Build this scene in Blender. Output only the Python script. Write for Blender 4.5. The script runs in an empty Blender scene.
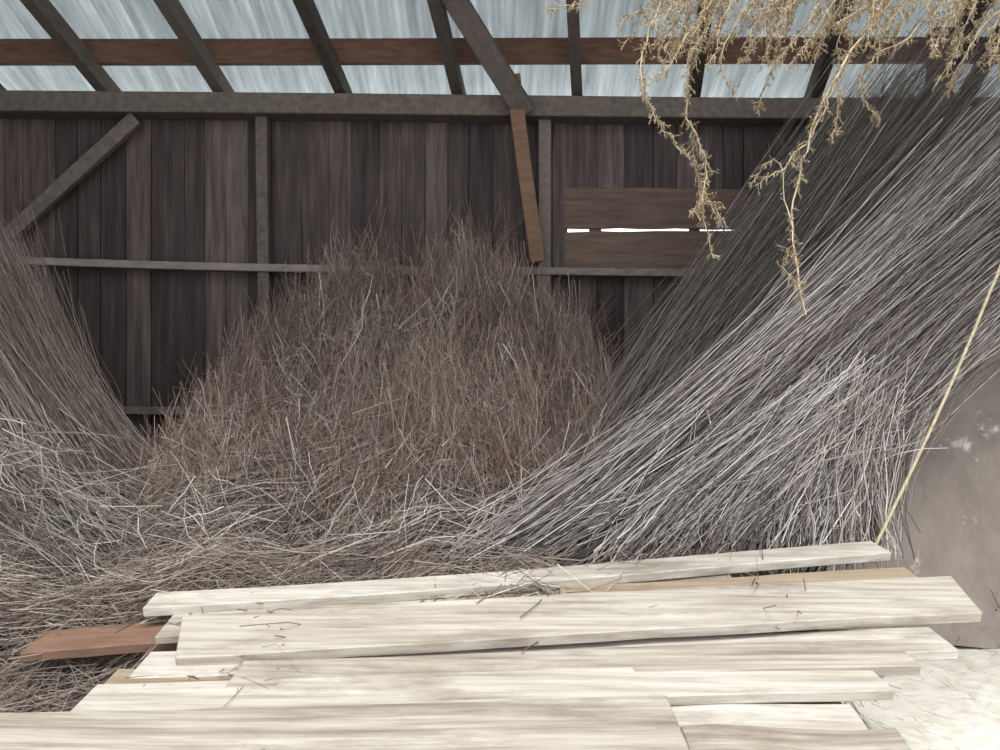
import bpy, math, random
import numpy as np
from mathutils import Vector
random.seed(7); R=np.random.default_rng(11)
F=830.0; H=1.2
def at(u,v,d):
    return np.array([(u-500)/F*d, d, H+(375-v)/F*d])
col=bpy.context.scene.collection
# ---------------------------------------------------------------- materials
def ramp_mat(name, stops, nscale=(3,3,3), noise=6.0, rough=0.8, wnoise=0.6, bump=0.3, detail=8, spec=0.2, trans=0.0, dirt=None, dscale=(1,1,1)):
    m=bpy.data.materials.new(name); m.use_nodes=True
    nt=m.node_tree; N=nt.nodes; L=nt.links
    b=N['Principled BSDF']; b.inputs['Roughness'].default_value=rough
    b.inputs['Specular IOR Level'].default_value=spec
    tc=N.new('ShaderNodeTexCoord'); mp=N.new('ShaderNodeMapping'); mp.inputs['Scale'].default_value=nscale
    L.new(tc.outputs['Object'],mp.inputs['Vector'])
    a=N.new('ShaderNodeAttribute'); a.attribute_name='rnd'
    off=N.new('ShaderNodeVectorMath'); off.operation='MULTIPLY_ADD'
    L.new(a.outputs['Fac'],off.inputs[0]); off.inputs[1].default_value=(13,17,19); L.new(mp.outputs[0],off.inputs[2])
    n=N.new('ShaderNodeTexNoise'); n.inputs['Scale'].default_value=noise; n.inputs['Detail'].default_value=detail; n.inputs['Roughness'].default_value=0.65
    L.new(off.outputs[0],n.inputs['Vector'])
    mix=N.new('ShaderNodeMix'); mix.data_type='FLOAT'; mix.inputs[0].default_value=wnoise
    L.new(a.outputs['Fac'],mix.inputs[2]); L.new(n.outputs['Fac'],mix.inputs[3])
    r=N.new('ShaderNodeValToRGB'); L.new(mix.outputs[0],r.inputs[0])
    e=r.color_ramp.elements
    while len(e)<len(stops): e.new(0.5)
    for i,(p,c) in enumerate(stops):
        e[i].position=p; e[i].color=(*c,1)
    out=r.outputs[0]
    if dirt:
        mp2=N.new('ShaderNodeMapping'); mp2.inputs['Scale'].default_value=dscale
        L.new(tc.outputs['Object'],mp2.inputs['Vector'])
        n2=N.new('ShaderNodeTexNoise'); n2.inputs['Scale'].default_value=dirt[1]; n2.inputs['Detail'].default_value=8; n2.inputs['Roughness'].default_value=.7
        L.new(mp2.outputs[0],n2.inputs['Vector'])
        r2=N.new('ShaderNodeValToRGB'); r2.color_ramp.elements[0].position=dirt[2]; r2.color_ramp.elements[1].position=dirt[3]
        r2.color_ramp.elements[1].color=(dirt[4],)*3+(1,)
        L.new(n2.outputs['Fac'],r2.inputs[0])
        mx=N.new('ShaderNodeMix'); mx.data_type='RGBA'
        L.new(r2.outputs[0],mx.inputs[0]); L.new(out,mx.inputs[6]); mx.inputs[7].default_value=(*dirt[0],1)
        out=mx.outputs[2]
    L.new(out,b.inputs['Base Color'])
    if bump>0:
        bp=N.new('ShaderNodeBump'); bp.inputs['Strength'].default_value=bump; bp.inputs['Distance'].default_value=0.01
        L.new(n.outputs['Fac'],bp.inputs['Height']); L.new(bp.outputs[0],b.inputs['Normal'])
    if trans>0:
        t=N.new('ShaderNodeBsdfTranslucent'); L.new(out,t.inputs[0])
        ms=N.new('ShaderNodeMixShader'); ms.inputs[0].default_value=trans
        L.new(b.outputs[0],ms.inputs[1]); L.new(t.outputs[0],ms.inputs[2])
        L.new(ms.outputs[0],N['Material Output'].inputs[0])
    return m
M_wall=ramp_mat('weathered_dark_boards',[(0.25,(.028,.022,.021)),(0.5,(.068,.053,.050)),(0.75,(.17,.135,.125))],(9,9,.7),3,wnoise=.75)
M_frame=ramp_mat('frame_timber',[(0.3,(.055,.045,.038)),(0.7,(.18,.15,.125))],(6,6,6),4)
M_red=ramp_mat('reddish_timber',[(0.3,(.085,.045,.03)),(0.7,(.20,.12,.082))],(2,10,10),4)
M_raft=ramp_mat('rafter_timber',[(0.3,(.04,.033,.029)),(0.7,(.12,.10,.085))],(8,3,8),4)
M_tan=ramp_mat('shutter_board',[(0.3,(.09,.062,.048)),(0.7,(.24,.17,.125))],(1,8,12),3)
M_plank=ramp_mat('sawn_plank',[(0.30,(.15,.118,.09)),(0.42,(.29,.25,.20)),(0.54,(.43,.395,.34)),(0.72,(.60,.575,.53))],(.6,13,13),3,wnoise=.70,rough=.75,bump=.2,dirt=((.15,.115,.08),2.0,.50,.72,.85),dscale=(1,3.5,3.5))
M_plankt=ramp_mat('tan_plank',[(0.3,(.18,.135,.09)),(0.65,(.38,.305,.215))],(.6,13,13),3,wnoise=.75,rough=.75)
M_ply=ramp_mat('plywood_grey',[(0.3,(.19,.16,.14)),(0.7,(.35,.305,.27))],(2,2,1.2),2.5,bump=.05,wnoise=.9,dirt=((.62,.57,.53),6,.60,.68,.8))
M_ground=ramp_mat('chaff_ground',[(0.2,(.50,.46,.36)),(0.45,(.74,.72,.63)),(0.7,(.88,.87,.82))],(1,1,1),16,bump=.2,wnoise=1.0)
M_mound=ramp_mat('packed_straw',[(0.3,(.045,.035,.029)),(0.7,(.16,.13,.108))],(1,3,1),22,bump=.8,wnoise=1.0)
M_straw=ramp_mat('straw_brown',[(0.0,(.085,.066,.054)),(0.4,(.235,.188,.155)),(0.7,(.41,.352,.305)),(1.0,(.76,.71,.64))],(1,1,1),3,wnoise=.25,bump=0,rough=1,spec=.05)
M_twig=ramp_mat('twig_reddish',[(0.0,(.085,.056,.044)),(0.5,(.265,.19,.148)),(1.0,(.54,.44,.36))],(1,1,1),3,wnoise=.25,bump=0,rough=1,spec=.05)
M_reed=ramp_mat('reed_grey',[(0.0,(.055,.046,.041)),(0.4,(.21,.183,.163)),(0.7,(.46,.425,.39)),(1.0,(.90,.87,.83))],(1,1,1),3,wnoise=.25,bump=0,rough=.85,spec=.1)
M_reedl=ramp_mat('reed_brownish',[(0.0,(.065,.055,.044)),(0.5,(.235,.21,.17)),(1.0,(.64,.63,.57))],(1,1,1),3,wnoise=.25,bump=0,rough=1,spec=.05)
M_gold=ramp_mat('dry_weed_gold',[(0.0,(.10,.07,.04)),(0.5,(.27,.205,.125)),(1.0,(.60,.505,.35))],(1,1,1),8,wnoise=.3,bump=0)
M_rope=ramp_mat('rope_tan',[(0.3,(.34,.28,.18)),(0.7,(.55,.47,.33))],(1,1,1),60,bump=.4,wnoise=1)
M_metal=ramp_mat('corrugated_sheet',[(0.3,(.24,.275,.28)),(0.5,(.41,.455,.46)),(0.72,(.60,.66,.665))],(7,.35,1),2.5,wnoise=.9,rough=.45,bump=.03,detail=4,trans=.24)  # translucency added so the metal sheet glows with cool skylight
# ---------------------------------------------------------------- mesh helpers
def finish(name,V,Fc,mat,rnd=None,smooth=False,bevel=0,parent=None):
    me=bpy.data.meshes.new(name); me.from_pydata([tuple(v) for v in V],[],Fc); me.update()
    a=me.attributes.new('rnd','FLOAT','POINT')
    a.data.foreach_set('value', rnd if rnd is not None else [0.5]*len(V))
    me.materials.append(mat)
    o=bpy.data.objects.new(name,me); col.objects.link(o)
    if smooth: me.polygons.foreach_set('use_smooth',[True]*len(me.polygons))
    if bevel:
        b=o.modifiers.new('bevel','BEVEL'); b.width=bevel; b.segments=1
    if parent: o.parent=parent
    return o
class Buf:
    def __init__(s): s.V=[];s.F=[];s.R=[]
    def beam(s,p0,p1,w,t,wdir=(0,1,0),segs=6,warp=0.004,skew=0.0,rv=None):
        """squared timber from p0 to p1 ; w across wdir, t across the remaining axis, slightly warped and worn"""
        p0=Vector(p0);p1=Vector(p1);ax=(p1-p0).normalized()
        wd=Vector(wdir); wd=(wd-ax*wd.dot(ax)).normalized(); td=ax.cross(wd).normalized()
        b=len(s.V); rv=random.random() if rv is None else rv
        ph=random.random()*6; 
        for i in range(segs+1):
            f=i/segs; c=p0.lerp(p1,f)+wd*(warp*math.sin(ph+f*4))+td*(warp*math.cos(ph*2+f*5))
            ww=w*(1+random.uniform(-.03,.03))
            for a,bb in ((-1,-1),(1,-1),(1,1),(-1,1)):
                e=0
                if i==0: e=-skew*a*w
                if i==segs: e=skew*a*w
                s.V.append(c+wd*(a*ww/2)+td*(bb*t/2)+ax*e); s.R.append(rv)
        for i in range(segs):
            o=b+i*4
            for k in range(4):
                s.F.append((o+k,o+(k+1)%4,o+4+(k+1)%4,o+4+k))
        s.F.append((b+3,b+2,b+1,b)); o=b+segs*4; s.F.append((o,o+1,o+2,o+3))
    def make(s,name,mat,**k): return finish(name,s.V,s.F,mat,s.R,**k)
def tubes(name,P,rad,mat,rnd,taper=0.55,parent=None):
    N,K,_=P.shape
    T=np.gradient(P,axis=1); T/=np.linalg.norm(T,axis=2,keepdims=True)+1e-9
    ref=R.normal(size=(N,1,3)); A=np.cross(T,ref); A/=np.linalg.norm(A,axis=2,keepdims=True)+1e-9
    B=np.cross(T,A)
    r=(rad[:,None]*np.linspace(1,taper,K)[None,:])[:,:,None]
    rings=[P+r*(math.cos(a)*A+math.sin(a)*B) for a in (0,2.094,4.189)]
    V=np.stack(rings,axis=2).reshape(-1,3)
    idx=np.arange(N*K*3).reshape(N,K,3)
    q=[]
    for k in range(3):
        k2=(k+1)%3
        q.append(np.stack([idx[:,:-1,k],idx[:,:-1,k2],idx[:,1:,k2],idx[:,1:,k]],axis=-1).reshape(-1,4))
    Q=np.concatenate(q)
    me=bpy.data.meshes.new(name)
    me.vertices.add(len(V)); me.vertices.foreach_set('co',V.astype(np.float32).ravel())
    me.loops.add(Q.size); me.loops.foreach_set('vertex_index',Q.astype(np.int32).ravel())
    me.polygons.add(len(Q)); me.polygons.foreach_set('loop_start',np.arange(0,Q.size,4,dtype=np.int32))
    me.polygons.foreach_set('loop_total',np.full(len(Q),4,dtype=np.int32))
    me.update(calc_edges=True)
    a=me.attributes.new('rnd','FLOAT','POINT'); a.data.foreach_set('value',np.repeat(rnd,K*3).astype(np.float32))
    me.polygons.foreach_set('use_smooth',np.ones(len(Q),dtype=bool))
    me.materials.append(mat); me.update()
    o=bpy.data.objects.new(name,me); col.objects.link(o)
    if parent: o.parent=parent
    return o
def bez(p0,p1,p2,K,t0,t1):
    t=(t0[:,None]+(t1-t0)[:,None]*np.linspace(0,1,K)[None,:])[:,:,None]
    return (1-t)**2*p0[:,None]+2*t*(1-t)*p1[:,None]+t*t*p2[:,None]
def wav(n,K,amp):
    """smooth lateral waviness for stalks"""
    s=np.linspace(0,1,K)[None,:,None]
    return amp*(R.normal(0,1,(n,1,3))*np.sin(3*s+R.uniform(0,6,(n,1,1)))+.5*R.normal(0,1,(n,1,3))*np.sin(8*s+R.uniform(0,6,(n,1,1))))
# ---------------------------------------------------------------- shell
D=5.0; SL=.39; SK=.1325
ox0,ox1=at(566,0,D)[0],at(748,0,D)[0]; oz0,oz1=at(0,268,D)[2],at(0,190,D)[2]
b=Buf(); x=-3.4
while x<3.5:
    w=random.uniform(.12,.21); x1=x+w
    if x<ox0<x1 and ox0-x>.05: x1=ox0
    if x<ox1<x1 and ox1-x>.03: x1=ox1
    w=x1-x; c=(x+x1)/2; yy=D+.02+random.uniform(0,.012)
    if c>ox0 and c<ox1:
        b.beam((c,yy,-.05),(c,yy,oz0),w-.004,.025,(1,0,0),warp=.0)
        b.beam((c,yy,oz1),(c,yy,2.86),w-.004,.025,(1,0,0),warp=.0)
    else:
        b.beam((c,yy,-.05),(c,yy,2.86),w-.004,.025,(1,0,0),warp=.0)
    # unseen outer batten, added to keep daylight out of the joint
    if abs(x1-ox0)<.01: b.beam((x1-.012,D+.055,-.05),(x1-.012,D+.055,2.86),.05,.025,(1,0,0),warp=0)
    elif ox0<x1<ox1:
        b.beam((x1,D+.055,-.05),(x1,D+.055,oz0),.05,.025,(1,0,0),warp=0); b.beam((x1,D+.055,oz1),(x1,D+.055,2.86),.05,.025,(1,0,0),warp=0)
    else: b.beam((x1,D+.055,-.05),(x1,D+.055,2.86),.05,.025,(1,0,0),warp=0)
    x=x1
b.make('wall_back',M_wall)
b=Buf(); zs=at(0,229.5,D)[2]; g=.014
b.beam((ox0-.01,D+.018,(oz1+zs+g)/2+.005),(ox1+.01,D+.018,(oz1+zs+g)/2-.002),oz1-zs-g+.02,.025,(0,0,1),warp=.002,segs=10)
b.beam((ox0-.01,D+.018,(oz0+zs-g)/2-.007),(ox1+.01,D+.018,(oz0+zs-g)/2-.001),zs-g-oz0+.02,.025,(0,0,1),warp=.002,segs=10)
for u,w in ((596,.075),(696,.065)):
    p=at(u,229,D); b.beam((p[0],D+.045,oz0),(p[0],D+.045,oz1),w,.02,(1,0,0),warp=0)
b.make('window_shutter',M_tan,bevel=.003)
for nm,xx in (('wall_left',-3.12),('wall_right',3.45)):
    b=Buf(); y=.6
    while y<5.05:
        w=random.uniform(.16,.24); yc=y+w/2
        b.beam((xx,yc,-.05),(xx,yc,3.0+SL*(5-yc)),w-.001,.025,(0,1,0),warp=.0); y+=w
    b.make(nm,M_wall)
b=Buf(); b.beam((-3.1,4.92,at(0,105,4.92)[2]),(3.4,4.92,at(0,114,4.92)[2]),.16,.12,(0,1,0)); 
b.make('wall_top_plate',M_frame,bevel=.006)
def timber(name,u0,v0,u1,v1,d0,d1,w,t,mat,wd=(1,0,0)):
    b=Buf(); b.beam(at(u0,v0,d0),at(u1,v1,d1),w,t,wd); return b.make(name,mat,bevel=.004)
timber('wall_post',263,118,269,520,4.95,4.95,.07,.08,M_frame)
timber('wall_post',544,121,546,500,4.95,4.95,.075,.08,M_frame)
timber('wall_post',941,30,930,420,4.78,4.78,.12,.1,M_red)
timber('wall_post',986,118,990,480,4.95,4.95,.08,.08,M_frame)
timber('corner_brace',136,118,10,235,4.9,4.9,.085,.05,M_frame,(0,0,1))
timber('roof_brace',425,-45,526,112,4.3,4.78,.12,.07,M_raft)
timber('knee_brace',513,75,537,262,4.74,4.84,.085,.05,M_red)
timber('knee_brace',1010,20,935,150,4.6,4.72,.08,.05,M_raft)
b=Buf(); z0=at(0,261,4.95)[2]
b.beam((-3.1,4.93,z0),(at(420,0,4.93)[0],4.93,at(0,272,4.93)[2]),.09,.045,(0,1,0))
b.beam((at(420,0,4.93)[0],4.93,at(0,271,4.93)[2]),(3.4,4.93,at(0,276,4.93)[2]),.09,.045,(0,1,0))
b.beam((-3.1,4.93,at(0,407,4.93)[2]),(.2,4.93,at(0,417,4.93)[2]),.09,.045,(0,1,0))
b.beam((-3.1,4.97,.05),(3.4,4.97,.05),.09,.1,(0,1,0))
b.make('wall_girts',ramp_mat('girt_timber',[(0.3,(.16,.135,.115)),(0.7,(.36,.32,.28))],(3,8,8),4),bevel=.004)
ze=at(0,96,5)[2]
b=Buf(); ru=[-120,-10,106,222,341,457,577,695,815,935,1050]
for u in ru:
    xe=(u-500)/F*5
    def q(y): return (xe-SK*(5-y), y, ze+.05+SL*(5-y))
    b.beam(q(5.35),q(.7),.065,.11,(1,0,0),segs=8)
b.make('roof_rafters',M_raft)
def roofz(y,o): return ze+.105+o+SL*(5-y)
b=Buf()
for y,h in ((4.88,.14),(3.6,.1),(3.0,.09),(2.35,.09),(1.7,.09),(.9,.09)):
    b.beam((-3.6,y,roofz(y,.07)),(3.6,y,roofz(y,.07)),.05,h,(0,1,0),segs=10)
b.beam((-.48,4.40,roofz(4.40,.045)),(3.6,4.40,roofz(4.40,.045)),.06,.10,(0,1,0),segs=10)
b.beam((-3.6,5.25,roofz(5.25,.045)),(3.6,5.25,roofz(5.25,.045)),.04,.03,(0,1,0),segs=10)
b.make('roof_purlins',M_red)
V=[];Fc=[];nx=900; ys=np.linspace(5.4,.7,10)
for j,y in enumerate(ys):
    for i in range(nx+1):
        xx=-3.8+7.6*i/nx; V.append((xx,y,roofz(y,.16)+.016*math.sin(xx*2*math.pi/.08)))
for j in range(len(ys)-1):
    for i in range(nx):
        a=j*(nx+1)+i; Fc.append((a,a+1,a+nx+2,a+nx+1))
finish('corrugated_roof',V,Fc,M_metal,smooth=True)
V=[];Fc=[];n=60
for j in range(n+1):
    for i in range(n+1):
        xx=-6+12*i/n; yy=-3+11*j/n
        V.append((xx,yy,.015*math.sin(xx*3+yy*2)+.01*math.sin(yy*5-xx*4)-.02))
for j in range(n):
    for i in range(n):
        a=j*(n+1)+i; Fc.append((a,a+1,a+n+2,a+n+1))
finish('floor',V,Fc,M_ground,smooth=True)
# ---------------------------------------------------------------- heap height field
cx=[-3.2,-2.9,-2.4,-2.0,-1.85,-1.62,-1.46,-1.14,-.90,-.70,-.50,-.33,-.18,.0,.11,.43,.56,.8,1.1,1.5,2.0,2.6,3.4]
cz=[1.5,1.2,.65,.32,.28,.42,.98,1.38,1.50,1.58,1.48,1.60,1.66,1.55,1.44,1.26,1.0,.78,.8,1.1,1.7,2.3,2.6]
def ss(t): t=np.clip(t,0,1); return t*t*(3-2*t)
def hgt(x,y):
    c=np.interp(x,cx,cz)
    rightm=ss((x-.9)/.5)
    f=ss((y-2.7)/1.9)*(1-rightm)+ss((y-3.75)/.7)*rightm
    base=np.where(y<2.6,.47-.26*(2.6-y),.47)
    base=base*(1-ss((x-.7)/.6))
    base=base*(1-ss((-y+1.5)/.8))
    z=base+(c-base)*f
    z=z+.035*np.sin(x*7+y*3)+.03*np.sin(y*11-x*5)+.02*np.sin(x*19)
    z=z+.10*np.exp(-((x+2.5)/.4)**2-((y-3.4)/.6)**2)
    z=z-.15*ss((x-1.0)/.3)*(1-ss((y-3.6)/.3))
    return z-.02
gx=np.linspace(-3.1,3.42,190); gy=np.linspace(.7,4.95,140)
X,Y=np.meshgrid(gx,gy); Z=hgt(X,Y)+R.normal(0,.008,X.shape)-.03
V=np.stack([X,Y,Z],-1).reshape(-1,3); nx_=len(gx); Fc=[]
for j in range(len(gy)-1):
    for i in range(nx_-1):
        a=j*nx_+i; Fc.append((a,a+1,a+nx_+1,a+nx_))
heap=bpy.data.objects.new('dried_weed_heap',None); col.objects.link(heap)
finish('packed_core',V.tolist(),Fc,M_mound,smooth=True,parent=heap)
def lay(name,n,xr,yr,az,azs,Lr,rad,mat,lift=.05,off=.06,curl=.25,K=6,bright=(1.6,2.2),ncl=160,fld=None):
    """stalks lying on the heap, in locally aligned tufts"""
    ccx=R.uniform(*xr,ncl); ccy=R.uniform(*yr,ncl); ca=R.normal(0,azs,ncl); cc=R.normal(0,.12,ncl); co_=R.uniform(0,off,ncl)
    x=R.uniform(*xr,n); y=R.uniform(*yr,n)
    k=np.argmin((x[:,None]-ccx[None])**2+(y[:,None]-ccy[None])**2,axis=1)
    base=az if fld is None else fld(x,y)
    a=np.radians(base+ca[k]+R.normal(0,azs*.55,n)); L=R.uniform(*Lr,n); cu=R.normal(0,curl,n)
    s=np.linspace(-.5,.5,K)[None,:]
    ang=a[:,None]+cu[:,None]*s*2
    px=x[:,None]+np.cumsum(np.cos(ang),1)*(L/K)[:,None]-np.cos(a)[:,None]*L[:,None]*.5
    py=y[:,None]+np.cumsum(np.sin(ang),1)*(L/K)[:,None]-np.sin(a)[:,None]*L[:,None]*.5
    py=np.minimum(py,4.9); px=np.clip(px,-3.05,3.4)
    o=(R.uniform(-.01,off*.6,n)+co_[k])[:,None]; l=R.normal(.01,lift,n)[:,None]
    pz=hgt(px,py)*.75+.25*hgt(x,y)[:,None]+o+l*(s*2)
    pz=np.maximum(pz,hgt(px,py)-.02)
    P=np.stack([px,py,pz],-1)+R.normal(0,.006,(n,K,3))
    rn=np.clip(R.beta(*bright,n)+cc[k],0,1)
    return tubes(name,P,R.uniform(rad[0],rad[1],n),mat,rn,parent=heap)
lay('stalks_lower',11500,(-2.3,.9),(2.35,3.7),32,28,(.15,.75),(.001,.0023),M_straw,lift=.05,off=.09,bright=(1.5,2.3),curl=.4)
lay('stalks_upper',12000,(-1.6,.75),(3.2,4.8),50,50,(.10,.45),(.0009,.0019),M_straw,lift=.08,off=.12,curl=.8,bright=(1.4,2.3))
lay('twigs_upper',11000,(-1.55,.7),(3.1,4.8),60,65,(.06,.35),(.0008,.0016),M_twig,lift=.13,off=.17,curl=1.2)
lay('warm_twigs',3500,(-.5,.65),(3.2,4.8),80,50,(.08,.35),(.0008,.0016),M_twig,lift=.13,off=.19,curl=.9,bright=(2.4,1.8))
lay('bright_twigs',1500,(-1.5,.7),(2.9,4.6),25,55,(.06,.3),(.0011,.0021),M_reed,lift=.10,off=.17,curl=.8,bright=(4,1.7))
lay('stalks_left_floor',7000,(-3.0,-.3),(1.4,3.2),20,40,(.15,.7),(.0011,.0022),M_straw,lift=.03,bright=(1.5,2.6))
lay('long_stalks',800,(-1.9,.6),(2.5,3.7),30,18,(.5,1.1),(.0014,.0027),M_straw,lift=.03,off=.12,curl=.25,bright=(4,1.5))
lay('stalks_right_back',4500,(.6,3.2),(3.8,4.8),40,25,(.3,.9),(.0012,.0026),M_twig,lift=.1,off=.12,bright=(1.5,3))
n=3800; x=R.uniform(-1.5,.6,n); y=R.uniform(3.7,4.7,n)
cp=R.normal(0,1,40); L=R.uniform(.08,.24,n)*(1+.35*np.interp(x,np.linspace(-1.6,.6,40),cp))*(1+1.3*np.exp(-((x+.22)/.09)**2)); L=np.abs(L); z=hgt(x,y)
ax=R.normal(.1,.45,n)+.3*np.interp(x,np.linspace(-1.6,.6,40),cp[::-1]); ay=R.normal(0,.25,n)
s=np.linspace(0,1,6)[None,:]
P=np.stack([x[:,None]+ax[:,None]*s*L[:,None]+R.normal(0,.2,n)[:,None]*s**2*L[:,None], np.minimum(y[:,None]+ay[:,None]*s*L[:,None],4.9), z[:,None]-.03+s*L[:,None]],-1)+R.normal(0,.004,(n,6,3))
tubes('crest_plumes',P,R.uniform(.0008,.0016,n),M_twig,R.beta(1.5,2.5,n),parent=heap)
n=1200; x=R.uniform(1.0,3.3,n); y=R.uniform(1.2,3.55,n); a=R.uniform(0,6.28,n); L=R.uniform(.02,.10,n)
s=np.linspace(-.5,.5,3)[None,:]
P=np.stack([x[:,None]+np.cos(a)[:,None]*s*L[:,None],y[:,None]+np.sin(a)[:,None]*s*L[:,None],np.full((n,3),.006)+R.uniform(0,.006,(n,1))],-1)
tubes('chaff_litter',P,R.uniform(.0008,.0015,n),M_straw,R.uniform(.8,1,n))
# ---------------------------------------------------------------- right sheaf
sheaf=bpy.data.objects.new('dried_reed_sheaf',None); col.objects.link(sheaf)
def lerp(a,b,t): return a[None]*(1-t)[:,None]+b[None]*t[:,None]
def bundle(name,n,A,B,ncl,sA,sC,K,t0s,t1s,rad,mat,bright,parent,wv=.008,ymax=None,cshade=.15):
    """reeds running base->bend->tip, gathered in uneven wisps. A,B: three points for either edge of the sheaf"""
    kb=R.uniform(0,1,ncl); k=R.integers(0,ncl,n)
    bq=np.clip(kb[k]+R.normal(0,.05,n),-.03,1.03)
    pts=[]
    cl=np.clip(R.normal(0,1,(ncl,3)),-1.8,1.8); cl2=np.clip(R.normal(0,1,(ncl,3)),-1.8,1.8)
    for i in range(3):
        p=lerp(A[i],B[i],bq)
        off=[cl[k]*.6,(cl+cl2)[k]*.6,cl2[k]][i]*np.array(sC)
        p=p+off+R.normal(0,1,(n,3))*np.array(sA[i]); pts.append(p)
    t0=R.beta(1,5,n)*t0s; t1=1-R.beta(1.2,2.0,n)*t1s
    P=bez(*pts,K,t0,t1)+wav(n,K,wv)+R.normal(0,.0025,(n,K,3))
    if ymax: P[:,:,1]=np.minimum(P[:,:,1],ymax)
    rn=np.clip(R.beta(*bright,n)+R.normal(0,cshade,ncl)[k],0,1)
    return tubes(name,P,R.uniform(*rad,n),mat,rn,parent=parent)
S1=((.05,.05,.015),(.07,.05,.055),(.11,.08,.08))
bundle('front_reeds',7400,(at(470,572,2.86),at(700,455,3.05),at(1075,95,3.42)),(at(862,545,3.02),at(830,395,3.15),at(1110,205,3.4)),140,S1,(.10,.05,.10),9,.5,.65,(.0012,.0028),M_reed,(1.4,2.2),sheaf,wv=.030)
S2=((.12,.18,.03),(.09,.1,.07),(.12,.06,.10))
bundle('back_reeds',7000,(at(550,530,3.3),at(675,370,4.0),at(945,25,4.6)),(at(700,540,3.05),at(770,400,3.5),at(1080,120,3.9)),120,S2,(.10,.07,.10),9,.5,.7,(.001,.0022),M_reed,(1.4,4.0),sheaf,wv=.032,ymax=4.68,cshade=.10)
S3=((.04,.05,.015),(.06,.05,.04),(.08,.06,.08))
bundle('reed_butts',2600,(at(590,562,2.84),at(660,490,2.88),at(840,385,3.0)),(at(868,552,2.94),at(862,480,3.0),at(868,375,3.1)),60,S3,(.07,.04,.05),7,.5,.7,(.0016,.0032),M_reed,(2.2,1.3),sheaf,wv=.018)
n=300
p0=lerp(at(500,545,2.85),at(815,470,3.0),R.uniform(0,1,n))+R.normal(0,1,(n,3))*np.array((.10,.04,.06)); dr=np.stack([R.normal(.2,.14,n),R.normal(.03,.05,n),R.normal(.13,.08,n)],-1)
P=bez(p0,p0+dr*.5+R.normal(0,.025,(n,3)),p0+dr,6,np.zeros(n),np.ones(n))
tubes('loose_stems',P,R.uniform(.0016,.003,n),M_reed,R.uniform(.5,1,n),parent=sheaf)
n=1500
p0=lerp(at(640,460,3.9),at(910,120,4.5),R.uniform(0,1,n))+R.normal(0,1,(n,3))*np.array((.12,.05,.10)); dr=np.stack([R.normal(.08,.13,n),R.normal(0,.03,n),R.uniform(.08,.36,n)],-1)
P=bez(p0,p0+dr*.5+R.normal(0,.03,(n,3)),p0+dr,6,np.zeros(n),np.ones(n)); P[:,:,1]=np.minimum(P[:,:,1],4.7)
tubes('wispy_tips',P,R.uniform(.0008,.0017,n),M_twig,R.beta(1.5,3.2,n),parent=sheaf)
# ---------------------------------------------------------------- left sheaf
sh2=bpy.data.objects.new('dried_reed_sheaf',None); col.objects.link(sh2)
S4=((.05,.06,.03),(.04,.06,.04),(.06,.1,.07))
def clampx(o):
    m=o.data; c=np.empty(len(m.vertices)*3,dtype=np.float32); m.vertices.foreach_get('co',c); c[0::3]=np.maximum(c[0::3],-3.08); m.vertices.foreach_set('co',c)
clampx(bundle('upper_reeds',4800,(at(148,480,3.5),at(72,412,3.5),at(-5,225,3.6)),(at(50,560,2.95),at(10,430,3.1),at(-110,300,3.3)),60,S4,(.05,.05,.05),8,.5,.6,(.001,.002),M_straw,(1.3,3.2),sh2,wv=.016))
clampx(bundle('lower_reeds',4600,(at(148,490,3.4),at(60,450,3.35),at(-60,370,3.4)),(at(110,625,2.7),at(30,570,2.8),at(-90,490,3.0)),60,S4,(.06,.06,.04),8,.5,.7,(.0012,.0023),M_reedl,(1.4,2.5),sh2,wv=.02))
n=220
p0=lerp(at(-20,430,3.0),at(90,540,2.9),R.uniform(0,1,n))+R.normal(0,1,(n,3))*np.array((.1,.08,.07)); dr=np.stack([R.normal(.13,.10,n),R.normal(-.02,.06,n),R.normal(-.09,.08,n)],-1)
P=bez(p0,p0+dr*.5+R.normal(0,.03,(n,3)),p0+dr,6,np.zeros(n),np.ones(n))
tubes('cross_stems',P,R.uniform(.0012,.0023,n),M_reed,R.uniform(.4,.9,n),parent=sh2)
# ---------------------------------------------------------------- plywood and rope
b=Buf(); b.beam((2.30,3.66,-.02),(2.44,3.76,1.60),1.75,.018,(1,-.05,0),segs=4,warp=0)
b.make('plywood_sheet',M_ply,bevel=.002)
b=Buf(); b.beam((2.2,3.86,0),(2.25,3.88,1.5),.09,.05); b.make('sheet_prop',M_frame)
def rope(name,pts,r,mat):
    cu=bpy.data.curves.new(name,'CURVE'); cu.dimensions='3D'; sp=cu.splines.new('NURBS'); sp.points.add(len(pts)-1)
    for i,p in enumerate(pts): sp.points[i].co=(*p,1)
    sp.use_endpoint_u=True; sp.order_u=3; cu.bevel_depth=r; cu.bevel_resolution=2; cu.materials.append(mat)
    o=bpy.data.objects.new(name,cu); col.objects.link(o); return o
rope('hanging_rope',[at(1262,-330,2.9),at(1130,-40,2.88),at(1002,262,2.85),at(962,360,2.83),at(917,460,2.8),at(875,546,2.76)],.0055,M_rope)
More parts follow.
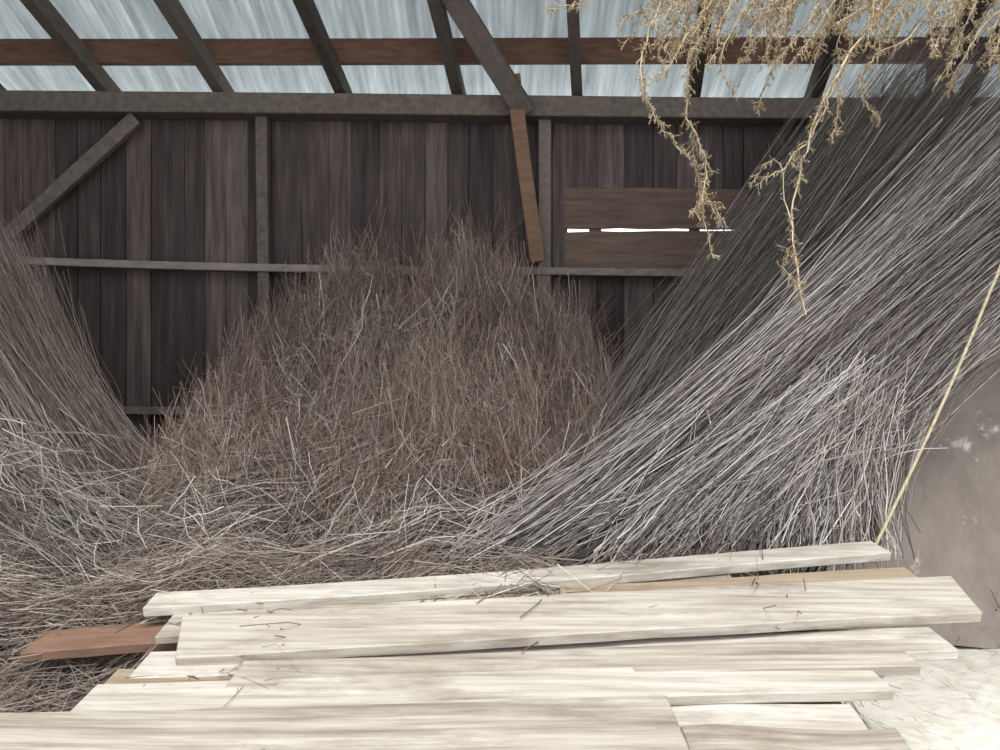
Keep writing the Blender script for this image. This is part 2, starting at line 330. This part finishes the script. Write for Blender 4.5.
# ---------------------------------------------------------------- plank stack
def onp(u,v,dz=0.0):
    y=(1.276-dz)/((v-375)/F+.26); return Vector(at(u,v,y))
nrm=Vector((0,-.26,1)).normalized()
def plank(u0,v0,u1,v1,w,t,mat,lift=0.0,skew=0.02,rv=None,tilt=0.0):
    p0=onp(u0,v0)+nrm*(lift-t/2);p1=onp(u1,v1)+nrm*(lift-t/2)
    ax=(p1-p0).normalized(); wd=ax.cross(nrm).normalized(); wd=(wd-nrm*tilt).normalized(); b=Buf()
    b.beam(p0,p1,w,t,wd,segs=14,warp=.006,skew=skew,rv=rv)
    return b.make('wooden_plank',mat,bevel=.003)
plank(150,612,880,558,.085,.03,M_plank,.035,.1,.7)
plank(30,629,460,606,.11,.03,M_red,-.035,.1)
plank(165,626,740,584,.12,.025,M_plank,.002,.1,.35)
plank(560,597,915,580,.10,.028,M_plankt,.012,.05)
plank(180,645,966,604,.19,.032,M_plank,.035,-.08,.55,.05)
plank(140,662,945,637,.12,.028,M_plank,-.008,.06,.8,-.03)
plank(104,682,560,664,.11,.028,M_plankt,.000,.1)
plank(235,679,905,660,.105,.03,M_plank,.02,.1,.40,.06)
plank(82,701,880,680,.11,.03,M_plank,.012,.12,.66,.05)
plank(75,719,760,702,.10,.028,M_plank,-.026,.0,.25)
plank(600,716,860,704,.10,.03,M_plank,-.024,.0,.8)
plank(-60,762,678,745,.21,.04,M_plank,.045,.02,.42)
plank(690,760,915,757,.18,.03,M_plank,.01,.0,.30)
plank(-80,830,720,820,.22,.035,M_plank,.02,.0,.6)
plank(600,830,930,820,.22,.03,M_plank,.0,.0,.4)
for k in range(1,5):
    for j in range(4):
        v=630+j*42+random.uniform(-6,6)
        plank(150+random.uniform(0,120),v+8,850+random.uniform(-60,20),v-14,.2,.03,M_plank,-.045*k-.01,.02)
b=Buf()
for u in (300,560,800):
    a=onp(u,600)-nrm*.26; c=onp(u,760)-nrm*.26
    c=Vector((a.x,c.y,c.z)); b.beam(a,c,.1,.06,(1,0,0)); 
    for p in (a.lerp(c,.15),a.lerp(c,.85)): b.beam((p.x,p.y,-.02),(p.x,p.y,p.z-.03),.14,.14,(1,0,0))
b.make('stack_bearers',M_frame)
# ---------------------------------------------------------------- hanging dried weed
hang=bpy.data.objects.new('hanging_dried_weed',None); col.objects.link(hang)
dd=1.8
stems=[([(980,-190),(950,-60),(887,5),(835,75),(805,150),(792,225),(806,315)],.0042,1.1),
([(940,-190),(780,-90),(700,20),(688,100),(700,190),(713,258)],.0026,1.2),
([(940,-190),(720,-80),(655,15),(643,90),(668,135),(690,160)],.0022,1.1),
([(980,-190),(985,-60),(930,18),(868,62),(862,95),(880,118)],.0022,.9),
([(940,-190),(700,-70),(600,-5),(565,5),(545,14)],.0018,.7),
([(960,-190),(830,-70),(745,10),(722,60),(735,92)],.0022,1),
([(960,-190),(900,-70),(810,20),(772,70),(757,112)],.0022,1),
([(835,75),(820,120),(785,165),(755,186)],.0022,.6),
([(835,75),(838,110),(832,140)],.0016,1),
([(980,-190),(1060,-50),(995,15),(962,60),(948,92)],.0022,1),
([(940,-190),(760,-60),(692,30),(662,72),(640,78)],.002,1),
([(980,-190),(900,-60),(850,10),(838,50),(845,88)],.0022,1),
([(960,-190),(880,-60),(790,-5),(742,30),(715,42)],.002,1),
([(980,-190),(1040,-60),(1010,-5),(990,40),(1000,75)],.002,1),
([(690,120),(706,160),(700,200),(690,215)],.0016,1.2),
([(700,190),(712,205),(724,222)],.0014,1.2),([(792,225),(775,160),(752,183)],.0014,.3),([(795,240),(784,262),(796,286)],.0014,1)]
for i in range(85):
    u=random.uniform(650,1040)
    ln=random.uniform(5,70) if u<960 else random.uniform(5,90)
    stems.append(([(960,-190),(u+45,-70),(u+15,-15),(u-10+random.uniform(-35,25),ln)],.0015,1.0))
for pts,rr,dens in stems:
    yj=dd+random.uniform(-.1,.14) if pts[0][1]==-190 else dd
    Q=np.array([at(u,v,yj+.05*math.sin(i*1.7)) for i,(u,v) in enumerate(pts)])
    if pts[0][1]==-190: Q[0]=at(*pts[0],dd)
    E=np.vstack([2*Q[0]-Q[1],Q,2*Q[-1]-Q[-2]]); C=[]
    for i in range(1,len(E)-2):
        for t in np.linspace(0,1,7)[:-1]:
            a0,a1,a2,a3=E[i-1:i+3]
            C.append(.5*((2*a1)+(-a0+a2)*t+(2*a0-5*a1+4*a2-a3)*t*t+(-a0+3*a1-3*a2+a3)*t**3))
    C.append(Q[-1]); C=np.array(C)
    C[1:-1]+=R.normal(0,.003,C[1:-1].shape)
    tubes('stem',C[None],np.array([rr]),M_gold,np.array([.95]),taper=.35,parent=hang)
    Ln=np.r_[0,np.cumsum(np.linalg.norm(np.diff(C,axis=0),axis=1))]; tot=Ln[-1]
    m=int(tot/.0055*dens); ts=np.sort(R.uniform(.15,1,m))*tot
    B0=np.stack([np.interp(ts,Ln,C[:,k]) for k in range(3)],-1)
    B1=np.stack([np.interp(np.minimum(ts+.01,tot+1),Ln,C[:,k]) for k in range(3)],-1)
    T=B1-B0; T/=np.linalg.norm(T,axis=1,keepdims=True)+1e-6
    dirv=T*.75+R.normal(0,.75,(m,3))+np.array([0,0,-.35]); dirv/=np.linalg.norm(dirv,axis=1,keepdims=True)
    L=R.uniform(.008,.034,m)*(1-.4*ts/tot)
    P=bez(B0,B0+dirv*L[:,None]*.5,B0+dirv*L[:,None]+np.array([0,0,-.006]),4,np.zeros(m),np.ones(m))
    tubes('twigs',P,R.uniform(.0006,.001,m),M_gold,R.uniform(.1,1,m),taper=.7,parent=hang)
    k=4; f=np.tile(np.array([.35,.6,.85,1.0]),m); src=np.repeat(np.arange(m),k)
    S0=B0[src]+dirv[src]*(L[src]*f)[:,None]
    dv=dirv[src]*.5+R.normal(0,.8,(m*k,3)); dv/=np.linalg.norm(dv,axis=1,keepdims=True)
    l=R.uniform(.003,.008,m*k)
    P=bez(S0,S0+dv*l[:,None]*.5,S0+dv*l[:,None],3,np.zeros(m*k),np.ones(m*k))
    tubes('husks',P,R.uniform(.0008,.0015,m*k),M_gold,R.uniform(.1,1,m*k),taper=.3,parent=hang)
tp=at(962,-190,dd)
rz=roofz(dd,-.1)
o=rope('tie_cord',[(tp[0],tp[1],rz),(tp[0]+.01,tp[1],(rz+tp[2])/2),tuple(tp)],.004,M_rope); o.parent=hang
# ---------------------------------------------------------------- light
w=bpy.data.worlds.new('World'); bpy.context.scene.world=w; w.use_nodes=True
bg=w.node_tree.nodes['Background']; bg.inputs[0].default_value=(.91,.945,1,1); bg.inputs[1].default_value=2.3
sd=bpy.data.lights.new('sun','SUN'); sd.energy=3.6; sd.angle=math.radians(24); sd.color=(1,.97,.94)
so=bpy.data.objects.new('sun',sd); col.objects.link(so)
so.rotation_euler=Vector((-.12,.68,-1)).to_track_quat('-Z','Y').to_euler()
cd=bpy.data.cameras.new('camera'); co=bpy.data.objects.new('camera',cd); col.objects.link(co)
co.location=(0,0,H); co.rotation_euler=(math.radians(90),0,0); cd.lens=F/1000*36; cd.sensor_width=36; cd.clip_start=.05
bpy.context.scene.camera=co
vs=bpy.context.scene.view_settings; vs.view_transform='Standard'; vs.exposure=0.0
